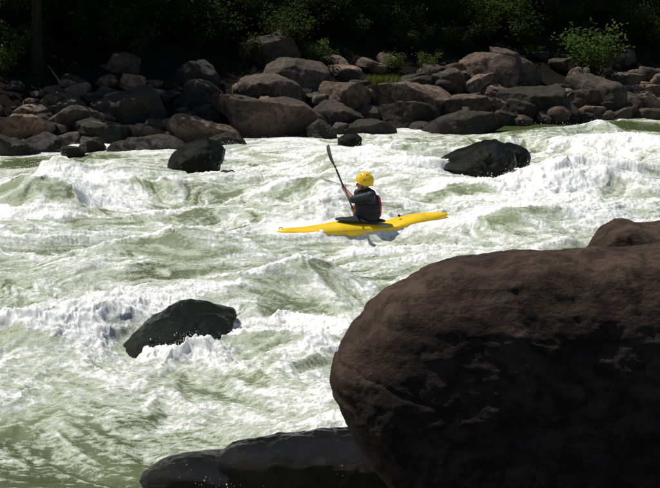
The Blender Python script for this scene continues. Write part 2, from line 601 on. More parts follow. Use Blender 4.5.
# (outline in photo pixels, depth factor, material, label)
B, G, D = M_BANK, M_BANK_GREY, M_BANK_DARK
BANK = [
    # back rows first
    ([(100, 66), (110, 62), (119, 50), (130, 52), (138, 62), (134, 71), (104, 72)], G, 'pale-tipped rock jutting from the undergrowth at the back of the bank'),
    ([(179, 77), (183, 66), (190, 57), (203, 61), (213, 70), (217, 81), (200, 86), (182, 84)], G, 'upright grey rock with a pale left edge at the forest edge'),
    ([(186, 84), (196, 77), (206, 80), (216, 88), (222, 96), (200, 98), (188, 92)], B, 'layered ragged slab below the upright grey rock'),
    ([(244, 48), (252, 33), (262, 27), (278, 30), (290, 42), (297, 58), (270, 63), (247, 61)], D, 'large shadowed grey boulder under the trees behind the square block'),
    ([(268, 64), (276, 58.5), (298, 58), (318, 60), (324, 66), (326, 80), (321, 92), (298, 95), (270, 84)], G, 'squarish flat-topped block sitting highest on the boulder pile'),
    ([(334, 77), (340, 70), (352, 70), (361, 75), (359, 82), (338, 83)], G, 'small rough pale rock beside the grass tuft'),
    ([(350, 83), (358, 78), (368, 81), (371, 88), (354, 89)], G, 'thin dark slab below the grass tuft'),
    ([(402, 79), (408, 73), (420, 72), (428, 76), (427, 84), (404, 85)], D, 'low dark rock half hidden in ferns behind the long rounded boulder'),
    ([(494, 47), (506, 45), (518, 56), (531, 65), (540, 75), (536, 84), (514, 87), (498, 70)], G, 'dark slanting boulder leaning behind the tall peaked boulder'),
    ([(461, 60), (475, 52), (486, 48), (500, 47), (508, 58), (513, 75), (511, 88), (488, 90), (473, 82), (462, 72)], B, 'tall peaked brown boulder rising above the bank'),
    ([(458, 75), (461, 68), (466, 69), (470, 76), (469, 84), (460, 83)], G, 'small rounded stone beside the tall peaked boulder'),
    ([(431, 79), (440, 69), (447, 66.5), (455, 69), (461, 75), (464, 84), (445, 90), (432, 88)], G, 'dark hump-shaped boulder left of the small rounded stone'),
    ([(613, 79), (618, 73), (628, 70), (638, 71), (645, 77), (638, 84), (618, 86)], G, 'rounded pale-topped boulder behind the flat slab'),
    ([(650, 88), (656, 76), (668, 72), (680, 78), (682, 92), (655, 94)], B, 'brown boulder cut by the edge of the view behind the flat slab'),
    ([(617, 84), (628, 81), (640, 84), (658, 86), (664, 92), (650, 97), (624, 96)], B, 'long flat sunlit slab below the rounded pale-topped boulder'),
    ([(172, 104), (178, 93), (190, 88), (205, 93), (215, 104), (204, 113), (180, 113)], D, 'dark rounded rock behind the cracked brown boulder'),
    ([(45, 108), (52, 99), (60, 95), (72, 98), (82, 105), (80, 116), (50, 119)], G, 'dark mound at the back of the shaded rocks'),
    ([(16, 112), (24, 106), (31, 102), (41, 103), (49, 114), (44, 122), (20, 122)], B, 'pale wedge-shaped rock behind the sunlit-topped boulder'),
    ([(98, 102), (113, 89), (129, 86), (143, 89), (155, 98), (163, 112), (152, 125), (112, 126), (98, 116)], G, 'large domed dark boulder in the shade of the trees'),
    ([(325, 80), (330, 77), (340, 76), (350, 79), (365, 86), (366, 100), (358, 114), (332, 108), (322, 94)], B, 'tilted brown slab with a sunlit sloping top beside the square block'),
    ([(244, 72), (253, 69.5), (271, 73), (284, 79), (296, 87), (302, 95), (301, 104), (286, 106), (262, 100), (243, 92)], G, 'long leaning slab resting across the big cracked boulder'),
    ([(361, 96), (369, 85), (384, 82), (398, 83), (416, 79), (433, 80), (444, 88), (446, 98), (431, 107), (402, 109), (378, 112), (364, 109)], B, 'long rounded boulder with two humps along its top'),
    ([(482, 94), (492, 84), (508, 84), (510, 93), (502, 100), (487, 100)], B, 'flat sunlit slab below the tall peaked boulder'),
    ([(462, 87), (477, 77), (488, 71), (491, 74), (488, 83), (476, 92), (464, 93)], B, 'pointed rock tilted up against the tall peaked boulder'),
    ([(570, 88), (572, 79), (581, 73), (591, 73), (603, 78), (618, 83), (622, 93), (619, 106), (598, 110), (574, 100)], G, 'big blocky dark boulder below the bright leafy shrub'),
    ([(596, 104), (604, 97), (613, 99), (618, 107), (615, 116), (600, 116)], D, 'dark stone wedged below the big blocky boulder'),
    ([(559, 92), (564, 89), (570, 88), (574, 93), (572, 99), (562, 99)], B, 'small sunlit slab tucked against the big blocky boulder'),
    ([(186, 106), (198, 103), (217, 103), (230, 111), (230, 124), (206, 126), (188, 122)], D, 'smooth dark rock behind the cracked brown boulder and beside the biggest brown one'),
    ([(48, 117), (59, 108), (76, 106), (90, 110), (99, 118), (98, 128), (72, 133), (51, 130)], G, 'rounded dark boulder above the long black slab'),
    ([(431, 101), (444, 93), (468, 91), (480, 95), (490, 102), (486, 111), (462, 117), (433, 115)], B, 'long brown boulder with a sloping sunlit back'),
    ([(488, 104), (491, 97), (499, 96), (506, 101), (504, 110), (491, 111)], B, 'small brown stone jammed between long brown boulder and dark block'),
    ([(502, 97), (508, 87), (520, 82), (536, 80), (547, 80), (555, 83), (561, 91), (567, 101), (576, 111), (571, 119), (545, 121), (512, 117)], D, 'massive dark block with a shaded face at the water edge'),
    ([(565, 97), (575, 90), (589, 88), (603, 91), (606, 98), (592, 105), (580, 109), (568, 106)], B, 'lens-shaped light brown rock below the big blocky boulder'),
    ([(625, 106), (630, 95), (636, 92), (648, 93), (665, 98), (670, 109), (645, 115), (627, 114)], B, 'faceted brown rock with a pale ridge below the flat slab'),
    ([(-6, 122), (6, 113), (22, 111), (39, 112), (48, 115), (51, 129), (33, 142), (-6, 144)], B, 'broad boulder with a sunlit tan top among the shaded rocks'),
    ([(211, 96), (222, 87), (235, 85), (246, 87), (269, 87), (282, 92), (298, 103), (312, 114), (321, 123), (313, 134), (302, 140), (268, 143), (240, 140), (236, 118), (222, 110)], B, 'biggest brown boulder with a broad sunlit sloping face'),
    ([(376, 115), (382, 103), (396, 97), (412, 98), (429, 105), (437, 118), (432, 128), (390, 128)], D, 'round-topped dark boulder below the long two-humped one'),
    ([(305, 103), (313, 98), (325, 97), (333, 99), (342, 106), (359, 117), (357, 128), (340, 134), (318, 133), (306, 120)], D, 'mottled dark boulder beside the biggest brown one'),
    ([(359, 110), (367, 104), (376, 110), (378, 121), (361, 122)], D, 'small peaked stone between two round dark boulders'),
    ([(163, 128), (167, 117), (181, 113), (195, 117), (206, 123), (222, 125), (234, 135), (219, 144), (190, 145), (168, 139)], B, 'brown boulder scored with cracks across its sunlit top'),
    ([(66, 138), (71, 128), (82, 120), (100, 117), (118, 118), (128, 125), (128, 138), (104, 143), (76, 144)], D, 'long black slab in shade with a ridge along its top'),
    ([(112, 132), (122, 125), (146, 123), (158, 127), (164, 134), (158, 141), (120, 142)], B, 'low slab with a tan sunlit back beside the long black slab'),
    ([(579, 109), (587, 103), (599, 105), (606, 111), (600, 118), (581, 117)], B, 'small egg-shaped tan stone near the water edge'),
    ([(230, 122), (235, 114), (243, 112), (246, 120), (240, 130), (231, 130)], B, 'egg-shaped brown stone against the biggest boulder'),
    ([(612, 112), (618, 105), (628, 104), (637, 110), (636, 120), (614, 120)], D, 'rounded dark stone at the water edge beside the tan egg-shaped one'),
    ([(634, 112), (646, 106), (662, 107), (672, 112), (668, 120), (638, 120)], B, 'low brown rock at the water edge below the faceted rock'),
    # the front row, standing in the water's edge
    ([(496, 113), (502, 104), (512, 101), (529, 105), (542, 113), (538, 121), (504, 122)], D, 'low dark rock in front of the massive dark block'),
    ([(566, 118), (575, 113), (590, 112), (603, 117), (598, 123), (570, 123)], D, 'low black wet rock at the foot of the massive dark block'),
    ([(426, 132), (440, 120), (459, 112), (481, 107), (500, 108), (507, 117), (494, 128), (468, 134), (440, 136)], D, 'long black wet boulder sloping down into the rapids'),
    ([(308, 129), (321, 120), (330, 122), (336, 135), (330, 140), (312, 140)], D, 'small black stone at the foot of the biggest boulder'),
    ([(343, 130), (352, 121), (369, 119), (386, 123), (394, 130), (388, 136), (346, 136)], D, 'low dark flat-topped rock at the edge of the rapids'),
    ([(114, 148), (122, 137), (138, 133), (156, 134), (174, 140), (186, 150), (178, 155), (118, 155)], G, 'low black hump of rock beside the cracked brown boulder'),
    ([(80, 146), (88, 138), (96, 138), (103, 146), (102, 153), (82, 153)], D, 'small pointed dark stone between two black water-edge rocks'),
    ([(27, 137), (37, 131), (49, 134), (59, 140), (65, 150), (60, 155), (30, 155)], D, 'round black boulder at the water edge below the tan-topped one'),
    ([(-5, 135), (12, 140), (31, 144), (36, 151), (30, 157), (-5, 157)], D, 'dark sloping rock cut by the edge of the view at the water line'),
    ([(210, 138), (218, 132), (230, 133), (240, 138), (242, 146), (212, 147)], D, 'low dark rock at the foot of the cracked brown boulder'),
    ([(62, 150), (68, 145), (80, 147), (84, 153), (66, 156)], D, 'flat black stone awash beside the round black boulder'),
]
rr = random.Random(3)
for k, (ol, mat, lab) in enumerate(BANK):
    xs_ = [p[0] for p in ol]
    yb = max(p[1] for p in ol)
    yt = min(p[1] for p in ol)
    p = on_bank(sum(xs_) / len(xs_), yb - .12 * (yb - yt))
    wid = (max(xs_) - min(xs_)) / F_PX * p[1]
    hei = (yb - yt) / F_PX * p[1]
    dep = min(.62 * math.sqrt(wid * hei) * rr.uniform(.8, 1.05), 1.1)
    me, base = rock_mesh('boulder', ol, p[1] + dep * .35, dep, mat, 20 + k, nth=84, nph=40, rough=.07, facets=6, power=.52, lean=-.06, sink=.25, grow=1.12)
    tag(link('boulder', me, loc=base), lab, 'boulder', GB)

# rubble filling the gaps between the boulders
rubble_me = []
for k in range(5):
    ol = [(330 + 11 * math.cos(a) * rr.uniform(.8, 1.2), 120 - 8 * math.sin(a) * rr.uniform(.75, 1.15)) for a in np.linspace(0, 2 * math.pi, 8, endpoint=False)[::-1]]
    rubble_me.append(rock_mesh('bank_stone', ol, 36, .3, (B, G, B, D, B)[k], 200 + k, nth=28, nph=14, rough=.08, sink=.02)[0])
for k in range(260):
    X_ = rr.uniform(-10.5, 12.5)
    s_ = rr.uniform(0.1, 6.0) if X_ > 0 else rr.uniform(0.1, 4.8)
    Y_ = float(shore(X_)) + s_
    o = link('bank_stone', rubble_me[k % 5], loc=(X_, Y_, float(bank_z(X_, Y_)) - .16))
    q = rr.uniform(.5, 1.45)
    o.scale = (q * rr.uniform(.8, 1.4), q, q * rr.uniform(.7, 1.05))
    o.rotation_euler = (rr.uniform(-.2, .2), rr.uniform(-.2, .2), rr.uniform(0, 6.28))
    tag(o, 'small stone wedged in a gap between the far bank boulders', 'stone', 'small stones filling gaps between the bank boulders')

# rocks standing in the rapids
GS = 'dark rocks in the rapids'
def stream_rock(ol, zb, dep, mat, lab, seed, **kw):
    yb = max(p[1] for p in ol)
    xm = sum(p[0] for p in ol) / len(ol)
    p = ground(xm, yb, 0.0)
    me, base = rock_mesh('river_rock', ol, p[1] + dep * .75, dep, mat, seed, nth=120, nph=60, rough=.085, facets=0, power=.62, lean=.12, sink=.35, back=1.3, **kw)
    return tag(link('river_rock', me, loc=base), lab, 'rock', GS)


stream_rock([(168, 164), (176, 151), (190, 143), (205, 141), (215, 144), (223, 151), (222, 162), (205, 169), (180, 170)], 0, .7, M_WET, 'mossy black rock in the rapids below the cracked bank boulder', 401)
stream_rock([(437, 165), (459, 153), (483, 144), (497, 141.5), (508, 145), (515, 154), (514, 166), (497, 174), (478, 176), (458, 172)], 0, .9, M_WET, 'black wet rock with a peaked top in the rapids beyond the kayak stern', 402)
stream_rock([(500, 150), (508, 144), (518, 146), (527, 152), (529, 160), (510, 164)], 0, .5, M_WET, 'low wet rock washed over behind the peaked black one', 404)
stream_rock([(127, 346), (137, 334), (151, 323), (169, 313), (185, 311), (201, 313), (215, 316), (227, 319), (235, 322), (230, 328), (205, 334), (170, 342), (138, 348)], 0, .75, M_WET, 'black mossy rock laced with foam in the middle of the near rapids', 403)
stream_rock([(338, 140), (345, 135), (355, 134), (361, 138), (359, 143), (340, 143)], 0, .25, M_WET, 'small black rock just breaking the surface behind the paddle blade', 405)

# the foreground: wet ledge, then the great boulder and the hump behind it
def carve(V, R):
    """pits, ledges and the long shallow hollow across the upper face"""
    P = V * 1.0
    d = -.035 * np.maximum(noise3(P * np.array([1.4, 1.4, 3.2]), 61) - .1, 0) + .05 * noise3(P * np.array([.9, .9, 1.6]), 67)
    d += .02 * (.5 - np.abs(noise3(P * np.array([2.6, 2.6, 8.0]), 62)))
    d += .007 * noise3(P * 13.0, 63) + .004 * noise3(P * 30.0, 64) + .0025 * noise3(P * 70.0, 65)
    d -= .05 * np.maximum(noise3(P * np.array([3.0, 3.0, 9.0]), 66) - .66, 0)
    return V + R * d[:, None]


LEDGE = [(146, 476), (153, 466), (165, 457), (190, 450), (214, 449), (222, 442), (231, 434), (253, 428), (300, 428), (345, 431), (400, 432), (470, 433), (500, 470), (470, 520), (300, 515), (230, 484), (185, 478)]
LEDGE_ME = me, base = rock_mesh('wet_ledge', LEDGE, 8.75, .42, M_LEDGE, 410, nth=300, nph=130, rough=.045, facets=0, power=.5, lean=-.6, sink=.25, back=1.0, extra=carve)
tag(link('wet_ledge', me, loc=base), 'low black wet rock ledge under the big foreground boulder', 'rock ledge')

FRONT = [(335, 378), (334, 362), (339, 344), (350, 326), (366, 306), (381, 290), (399, 277), (419, 268), (444, 260), (470, 255), (510, 253), (548, 254), (585, 252), (612, 248), (640, 243),
         (680, 236), (740, 232), (800, 244), (860, 276), (900, 335), (910, 420), (880, 520), (800, 570), (650, 585), (500, 560), (420, 510), (385, 465), (364, 436), (349, 412)]


def carve_front(V, R):
    """the same weathering plus a long bedding crack and a few worn sockets"""
    V = carve(V, R)
    d = np.zeros(len(V))
    a_, b_ = at(336, 364, 7.0), at(420, 392, 7.0)
    u = (V[:, 0] - a_[0]) / (b_[0] - a_[0])
    zc = a_[2] + (b_[2] - a_[2]) * u + .02 * noise3(V * 6.0, 68)
    d -= .018 * np.exp(-((V[:, 2] - zc) / .010) ** 2) * sstep(1.4, .9, u) * (V[:, 1] < 7.6)
    a_, b_ = at(360, 330, 6.9), at(640, 345, 6.9)
    u = (V[:, 0] - a_[0]) / (b_[0] - a_[0])
    zc = a_[2] + (b_[2] - a_[2]) * u + .08 * noise3(V * 2.0, 69) + .015 * noise3(V * 9.0, 70)
    d -= .005 * np.exp(-((V[:, 2] - zc) / .012) ** 2) * (V[:, 1] < 7.6)
    for x, y, rx, rz, dp in ((400, 281, .085, .022, .05), (486, 263, .06, .02, .03), (514, 292, .05, .025, .02), (378, 322, .10, .08, .035), (452, 300, .12, .05, .03), (560, 300, .16, .05, .03)):
        p_ = at(x, y, 6.95)
        near_ = np.argmin(((V - CAMP) / (V[:, 1:2]) - (p_ - CAMP) / p_[1])[:, [0, 2]].__pow__(2).sum(1) + 10 * (V[:, 1] > 7.5))
        c_ = V[near_]
        d -= dp * np.exp(-((V[:, 0] - c_[0]) / rx) ** 2 - ((V[:, 2] - c_[2]) / rz) ** 2 - ((V[:, 1] - c_[1]) / .2) ** 2)
    return V + R * d[:, None]


me, base = rock_mesh('great_boulder', FRONT, 7.35, 1.0, M_FRONT, 420, nth=560, nph=260, rough=.022, facets=0, power=.55, lean=-.12, cut=[((-.05, -1, .10), .66, .22)], extra=carve_front, sink=.1)
tag(link('great_boulder', me, loc=base), 'huge rounded dark brown boulder filling the near corner above the wet ledge', 'boulder', 'foreground boulders')
HUMP = [(588, 258), (594, 249), (600, 239), (608, 229), (620, 223), (631, 221.5), (642, 225), (655, 226), (690, 227), (720, 240), (725, 275), (650, 300), (600, 290)]
me, base = rock_mesh('hump_boulder', HUMP, 9.1, .6, M_FRONT, 430, nth=220, nph=100, rough=.03, facets=3, power=.65, extra=carve, sink=1.6)
tag(link('hump_boulder', me, loc=base), 'smaller rounded boulder peeping over the top of the huge one', 'boulder', 'foreground boulders')

# ------------------------------------------------------------------ the river
WATER_DATA = {}


def build_water():
    a_in = np.arange(-.315, .3151, .00072)
    a_out = .315 + np.cumsum(.0012 * 1.16 ** np.arange(36))
    aa = np.concatenate([-a_out[::-1], a_in, a_out])
    Ds = [6.2]
    while Ds[-1] < 46:
        Ds.append(Ds[-1] + .00120 * Ds[-1] ** 1.18)
    Ds = np.array(Ds)
    A, Dm = np.meshgrid(aa, Ds)
    X = (A * Dm).astype(np.float32)
    Y = Dm.astype(np.float32)
    nu, nv = len(aa), len(Ds)

    # swirls carried by the current
    qx, qy = X.copy(), Y.copy()
    for lam, amt, sd in ((3.8, .40, 11), (1.6, .15, 12), (.7, .06, 13), (.35, .035, 14)):
        e = .02
        n0 = noise2(qx / lam, qy / lam, sd)
        dx = (noise2((qx + e) / lam, qy / lam, sd) - n0) / e * lam
        dy = (noise2(qx / lam, (qy + e) / lam, sd) - n0) / e * lam
        qx, qy = qx + amt * dy, qy - amt * dx
    # axes along / across the current (it comes from the far right to the near left)
    fx, fy = -.80, -.60
    s = qx * fx + qy * fy
    c = -qx * fy + qy * fx
    s2 = s * .5

    # calm and wild places, by where they lie on the river
    wild = np.full(X.shape, .62, np.float32)
    foamc = np.full(X.shape, .0, np.float32)

    def blob(px, py, rx, ry, w, f):
        p = ground(px, py)
        wx = rx / F_PX * p[1]
        wy = abs(ground(px, py - ry)[1] - ground(px, py + ry)[1]) / 2
        g = np.exp(-(((X - p[0]) / wx) ** 2 + ((Y - p[1]) / wy) ** 2)).astype(np.float32)
        return g * w, g * f
    for b in ((60, 492, 230, 40, -.38, -.66), (80, 430, 140, 18, -.15, -.25), (300, 400, 90, 30, -.1, -.05), (150, 385, 110, 12, -.1, -.12),
              (20, 365, 60, 14, -.1, -.16), (60, 345, 110, 12, .2, .3), (100, 310, 70, 22, .35, .4), (250, 335, 80, 20, .25, .2), (175, 356, 60, 7, .3, .45),
              (40, 198, 75, 16, .4, .5), (20, 162, 45, 5, -.3, -.4), (90, 158, 50, 4, -.25, -.3), (130, 185, 90, 8, -.1, -.14),
              (60, 268, 90, 10, 0, -.1), (170, 262, 70, 14, -.05, -.2), (300, 270, 50, 14, 0, -.22), (230, 240, 80, 8, 0, -.05),
              (520, 126, 46, 8, -.6, -1.9), (642, 126, 40, 4.5, -.6, -1.7), (590, 127, 18, 4, -.2, -.35), (600, 150, 60, 7, .3, .25), (560, 190, 120, 25, .2, .3),
              (480, 215, 120, 22, .05, .12), (380, 150, 90, 9, .2, .22), (290, 165, 60, 12, .3, .2), (470, 140, 40, 4, 0, -.15), (370, 128, 40, 3, -.2, -.15),
              (540, 235, 60, 7, -.1, -.15), (330, 330, 40, 30, .15, .12), (410, 185, 40, 5, -.1, -.12), (420, 250, 60, 10, .1, .1), (390, 246, 90, 6, .1, .2)):
        w, f = blob(*b)
        wild += w
        foamc += f
    wild = np.clip(wild, .12, 1.15)

    r = lambda n: 1 - np.abs(n)
    H = .30 * (np.exp(1.1 * noise2(s2 / 1.9, c / 2.6, 21)) - 1.1) + .13 * noise2(s2 / .8, c / 1.3, 22)
    n_a = noise2(s2 / .55, c / .8, 23)
    n_b = noise2(s2 / .3, c / .42, 24)
    ridge = r(n_a) ** 2
    H += wild * (.11 * (ridge - .55) + .05 * (r(n_b) ** 2 - .55))
    H *= .55 + .45 * np.clip(wild * 1.4, 0, 1)
    low = H.copy()

    # standing waves that hold their place: (pixel on the river, height, half length, half width, heading)
    crest = np.zeros(X.shape, np.float32)
    face = np.zeros(X.shape, np.float32)
    for px, py, amp, L, Wd, ang in ((66, 212, .42, 1.1, .55, -12), (10, 210, .42, 1.0, .6, 10), (105, 326, .24, .9, .5, 14), (30, 350, .26, .8, .3, -8),
                                    (290, 198, .30, 1.3, .5, 15), (598, 133, .55, .7, .5, 25), (545, 141, .18, 1.1, .4, -10), (650, 144, .2, 1.2, .5, 5),
                                    (470, 190, .25, 1.5, .5, 12), (590, 185, .40, 1.1, .5, -15), (150, 190, .22, 1.8, .35, 16), (190, 215, .22, 1.5, .35, 14),
                                    (260, 290, .2, 1.0, .3, 18), (320, 282, .2, .6, .3, -6), (520, 225, .25, 1.2, .35, 10),
                                    (420, 160, .3, 1.1, .45, 0), (330, 168, .3, 1.0, .4, -10), (60, 182, .3, 1.4, .4, 6), (270, 345, .2, .7, .25, 12), (180, 250, .2, 1.4, .3, 12)):
        p = ground(px, py)
        a = math.radians(ang)
        u = (X - p[0]) * math.cos(a) + (Y - p[1]) * math.sin(a)
        v = -(X - p[0]) * math.sin(a) + (Y - p[1]) * math.cos(a) + .25 * noise2(u / .9, u * 0, int(px))
        Wd = Wd * 1.35
        g = np.exp(-(u / L) ** 2) * np.exp(-(np.abs(v) / Wd) ** 1.5) * (1 + .35 * n_a)
        H += amp * g
        crest += g * np.where(v > -.02, 1.0, .1) * min(amp * 2.2, 1)
        face += (px < 540) * sstep(0, -.12, v) * np.exp(-(u / (L * .6)) ** 2) * np.exp(-((v + Wd * .45) / (Wd * .5)) ** 2) * min(amp * 2.2, 1)

    # broken water: lumps, tongues and torn tips
    wx_, wy_ = X + .06 * noise2(X / .3, Y / .3, 81), Y + .06 * noise2(X / .3, Y / .3, 82)
    f1 = noise2(wx_ / .26, wy_ / .24, 25)
    f2 = noise2(wx_ / .125, wy_ / .12, 26)
    f3 = noise2(wx_ / .058, wy_ / .06, 27)
    f4 = noise2(X / .027, Y / .03, 28)
    lump = .032 * (r(f1) ** 2 - .5) + .032 * (r(f2) ** 2 - .5) + .022 * f3 + .012 * f4

    # how white: breaking crests, plus lacy rafts drawn out along the flow
    g1 = noise2(s * .28 / .8, c / .55, 31)
    g2 = noise2(s * .22 / .33, c / .2, 32)
    g3 = noise2(s * .25 / .14, c / .085, 33)
    g4 = noise2(s * .5 / .06, c / .045, 34)
    wn_ = sstep(14.5, 11.0, Y)
    sb, cb = qx * -.99 + qy * -.12, qx * .12 + qy * -.99
    g2 = g2 * (1 - wn_) + wn_ * noise2(sb * .3 / .33, cb / .2, 35)
    g3 = g3 * (1 - wn_) + wn_ * .8 * noise2(sb * .6 / .12, cb / .085, 36)
    g4 = g4 * (1 - wn_) + wn_ * 1.8 * noise2(X * .55 / .05, Y / .05, 37)
    foam = .72 + foamc + .26 * g1 + .30 * g2 + .24 * g3 + .14 * g4 + .35 * (ridge - .5) * wild + .75 * low + .65 * crest - .5 * face
    breaking = sstep(.5, 1.0, foam) * np.clip(wild, 0, 1)
    H += lump * (.12 + .95 * breaking)
    # torn spray tips
    H += breaking * sstep(.45, .9, wild) * .08 * np.maximum(noise2(X / .12, Y / .14, 41) - .25, 0) ** 1.2 * sstep(-.1, .35, low + .4 * crest)

    # water piles against the rocks upstream and drops behind
    H += .02 * noise2(s / .5, c * 2.2 / .5, 42) * (1 - breaking)

    w_, f_ = blob(200, 352, 30, 7, 1.0, 0)
    w2_, f_ = blob(150, 356, 26, 5, 1.0, 0)
    rag = np.maximum(noise2(X / .11, Y / .2, 91) + .5 * noise2(X / .05, Y / .1, 92) + .25, 0)
    H += w_ * (.10 + .06 * rag) + w2_ * (.05 + .05 * rag)
    # trough the boat sits in
    b0, s0 = ground(277, 226, .06), ground(448, 209.5, .20)
    ax = (b0 - s0)[:2]
    Lk = np.linalg.norm(ax)
    ax = ax / Lk
    m = (b0 + s0)[:2] / 2
    u = (X - m[0]) * ax[0] + (Y - m[1]) * ax[1]
    v = -(X - m[0]) * ax[1] + (Y - m[1]) * ax[0]
    k = np.exp(-np.maximum(np.abs(u) - Lk * .5, 0) ** 2 / .12) * np.exp(-np.maximum(np.abs(v) - .25, 0) ** 2 / .10)
    foam += .4 * k
    H += .15 * np.exp(-((v - .37) / .12) ** 2) * np.exp(-((u - .2) / (Lk * .33)) ** 4) * np.clip(.75 + .5 * noise2(X / .35, Y / .35, 95) + .35 * noise2(X / .12, Y / .12, 96), .3, 1.3)
    kk_ = sstep(Lk * .2, Lk * .35, np.abs(u))
    k = k * np.maximum(sstep(.42, .28, v), .25 + .75 * kk_)
    H = H * (1 - (.68 + .24 * kk_) * k) + k * (.03 - .03 * u + .05 * np.exp(-(u / .45) ** 2))
    # the near shore stays below the ledge; the far shore laps flat under the boulders
    far = sstep(-5.5, -1.0, Y - shore(X))
    H = H * (1 - .7 * far) - .02 * far
    near = sstep(9.6, 8.2, Y)
    H = H * (1 - .3 * near)
    # small sideways tearing so crests are not a plain height map
    Xo = X + breaking * .05 * noise2(X / .2, Y / .2, 51)
    Yo = Y - breaking * (.06 * noise2(X / .22, Y / .22, 52) + .10 * np.maximum(H, 0))
    V = np.stack([Xo, Yo, H], -1).reshape(-1, 3)
    aer = np.clip(.42 + .5 * noise2(qx / 1.6, qy / 1.2, 61) + .25 * noise2(s2 / .5, c / .4, 62) + 1.0 * foamc + .25 * wild + .5 * low, 0, 1)
    WATER_DATA.update(X=X, Y=Y, H=H, foam=foam, breaking=breaking, crest=crest, low=low, wild=wild)
    me = mesh_from('river', V, grid_faces(nu, nv))
    for nm, arr in (('foam', foam), ('aer', aer)):
        at_ = me.attributes.new(nm, 'FLOAT', 'POINT')
        at_.data.foreach_set('value', arr.astype(np.float32).ravel())
    return me


t = NT('white_water')
tc = t.n('ShaderNodeTexCoord').outputs['Object']
fo = t.n('ShaderNodeAttribute', attribute_name='foam').outputs['Fac']
ae = t.n('ShaderNodeAttribute', attribute_name='aer').outputs['Fac']
def flow_map(sx, sy):
    m_ = t.n('ShaderNodeMapping')
    m_.inputs['Rotation'].default_value = (0, 0, -.62)
    m_.inputs['Scale'].default_value = (sx, sy, 1.0)
    t.l(tc, m_.inputs[0])
    return m_.outputs[0]


nA = t.noise(flow_map(.55, 1.0), 9, 8, .72, .6)
nB = t.noise(tc, 46, 6, .75, .3)
nS = t.noise(flow_map(.35, 1.15), 17, 7, .75, .8)
nG = t.noise(tc, 95, 3, .8, .0)
lace = t.n('ShaderNodeTexVoronoi', feature='DISTANCE_TO_EDGE')
wv = t.n('ShaderNodeVectorMath', operation='MULTIPLY_ADD')
nz = t.n('ShaderNodeTexNoise')
t.l(tc, nz.inputs['Vector'])
nz.inputs['Scale'].default_value = 5
nz.inputs['Detail'].default_value = 6
t.l(nz.outputs[1], wv.inputs[0])
wv.inputs[1].default_value = (.5, .5, .5)
t.l(flow_map(.6, 1.0), wv.inputs[2])
t.l(wv.outputs[0], lace.inputs['Vector'])
lace.inputs['Scale'].default_value = 8
lc = t.remap(lace.outputs[0], 0.0, .16, 1.0, 0.0)
f = t.math('ADD', fo, t.math('MULTIPLY', t.math('SUBTRACT', nA, .5), .85))
f = t.math('ADD', f, t.math('MULTIPLY', t.math('SUBTRACT', nB, .5), .85))
f = t.math('ADD', f, t.math('MULTIPLY', t.math('SUBTRACT', nS, .5), .9))
f = t.math('ADD', f, t.math('MULTIPLY', lc, .13))
thin = t.remap(f, .34, .74)            # first a milky veil of bubbles, then solid white foam
solid = t.remap(f, .62, 1.06)
base = t.mix(ae, C(.075, .092, .032), C(.25, .275, .15))
col = t.mix(thin, base, C(.47, .50, .365))
col = t.mix(solid, col, C(.86, .86, .82))
grain = t.math('MULTIPLY', t.remap(nG, .56, .72), t.remap(fo, .3, .8))
col = t.mix(t.math('MULTIPLY', grain, .8), col, C(.9, .9, .87))
rg = t.remap(thin, 0, 1, .13, .55, False)
hb = t.math('ADD', t.math('MULTIPLY', nB, .5), t.math('MULTIPLY', solid, .35))
nm = t.bump(nA, .35, .05)
nm = t.bump(hb, .6, .025, nm)
p = t.principled(col, rg, .5, nm, IOR=1.33, Subsurface_Weight=t.math('MULTIPLY', solid, .4), Subsurface_Scale=.03)
p.inputs['Subsurface Radius'].default_value = (1, 1, .85)
M_WATER = t.m

me = build_water()
me.materials.append(M_WATER)
river = link('river', me)
tag(river, 'foaming green-white rapids rushing between the boulder banks', 'river', kind='structure')


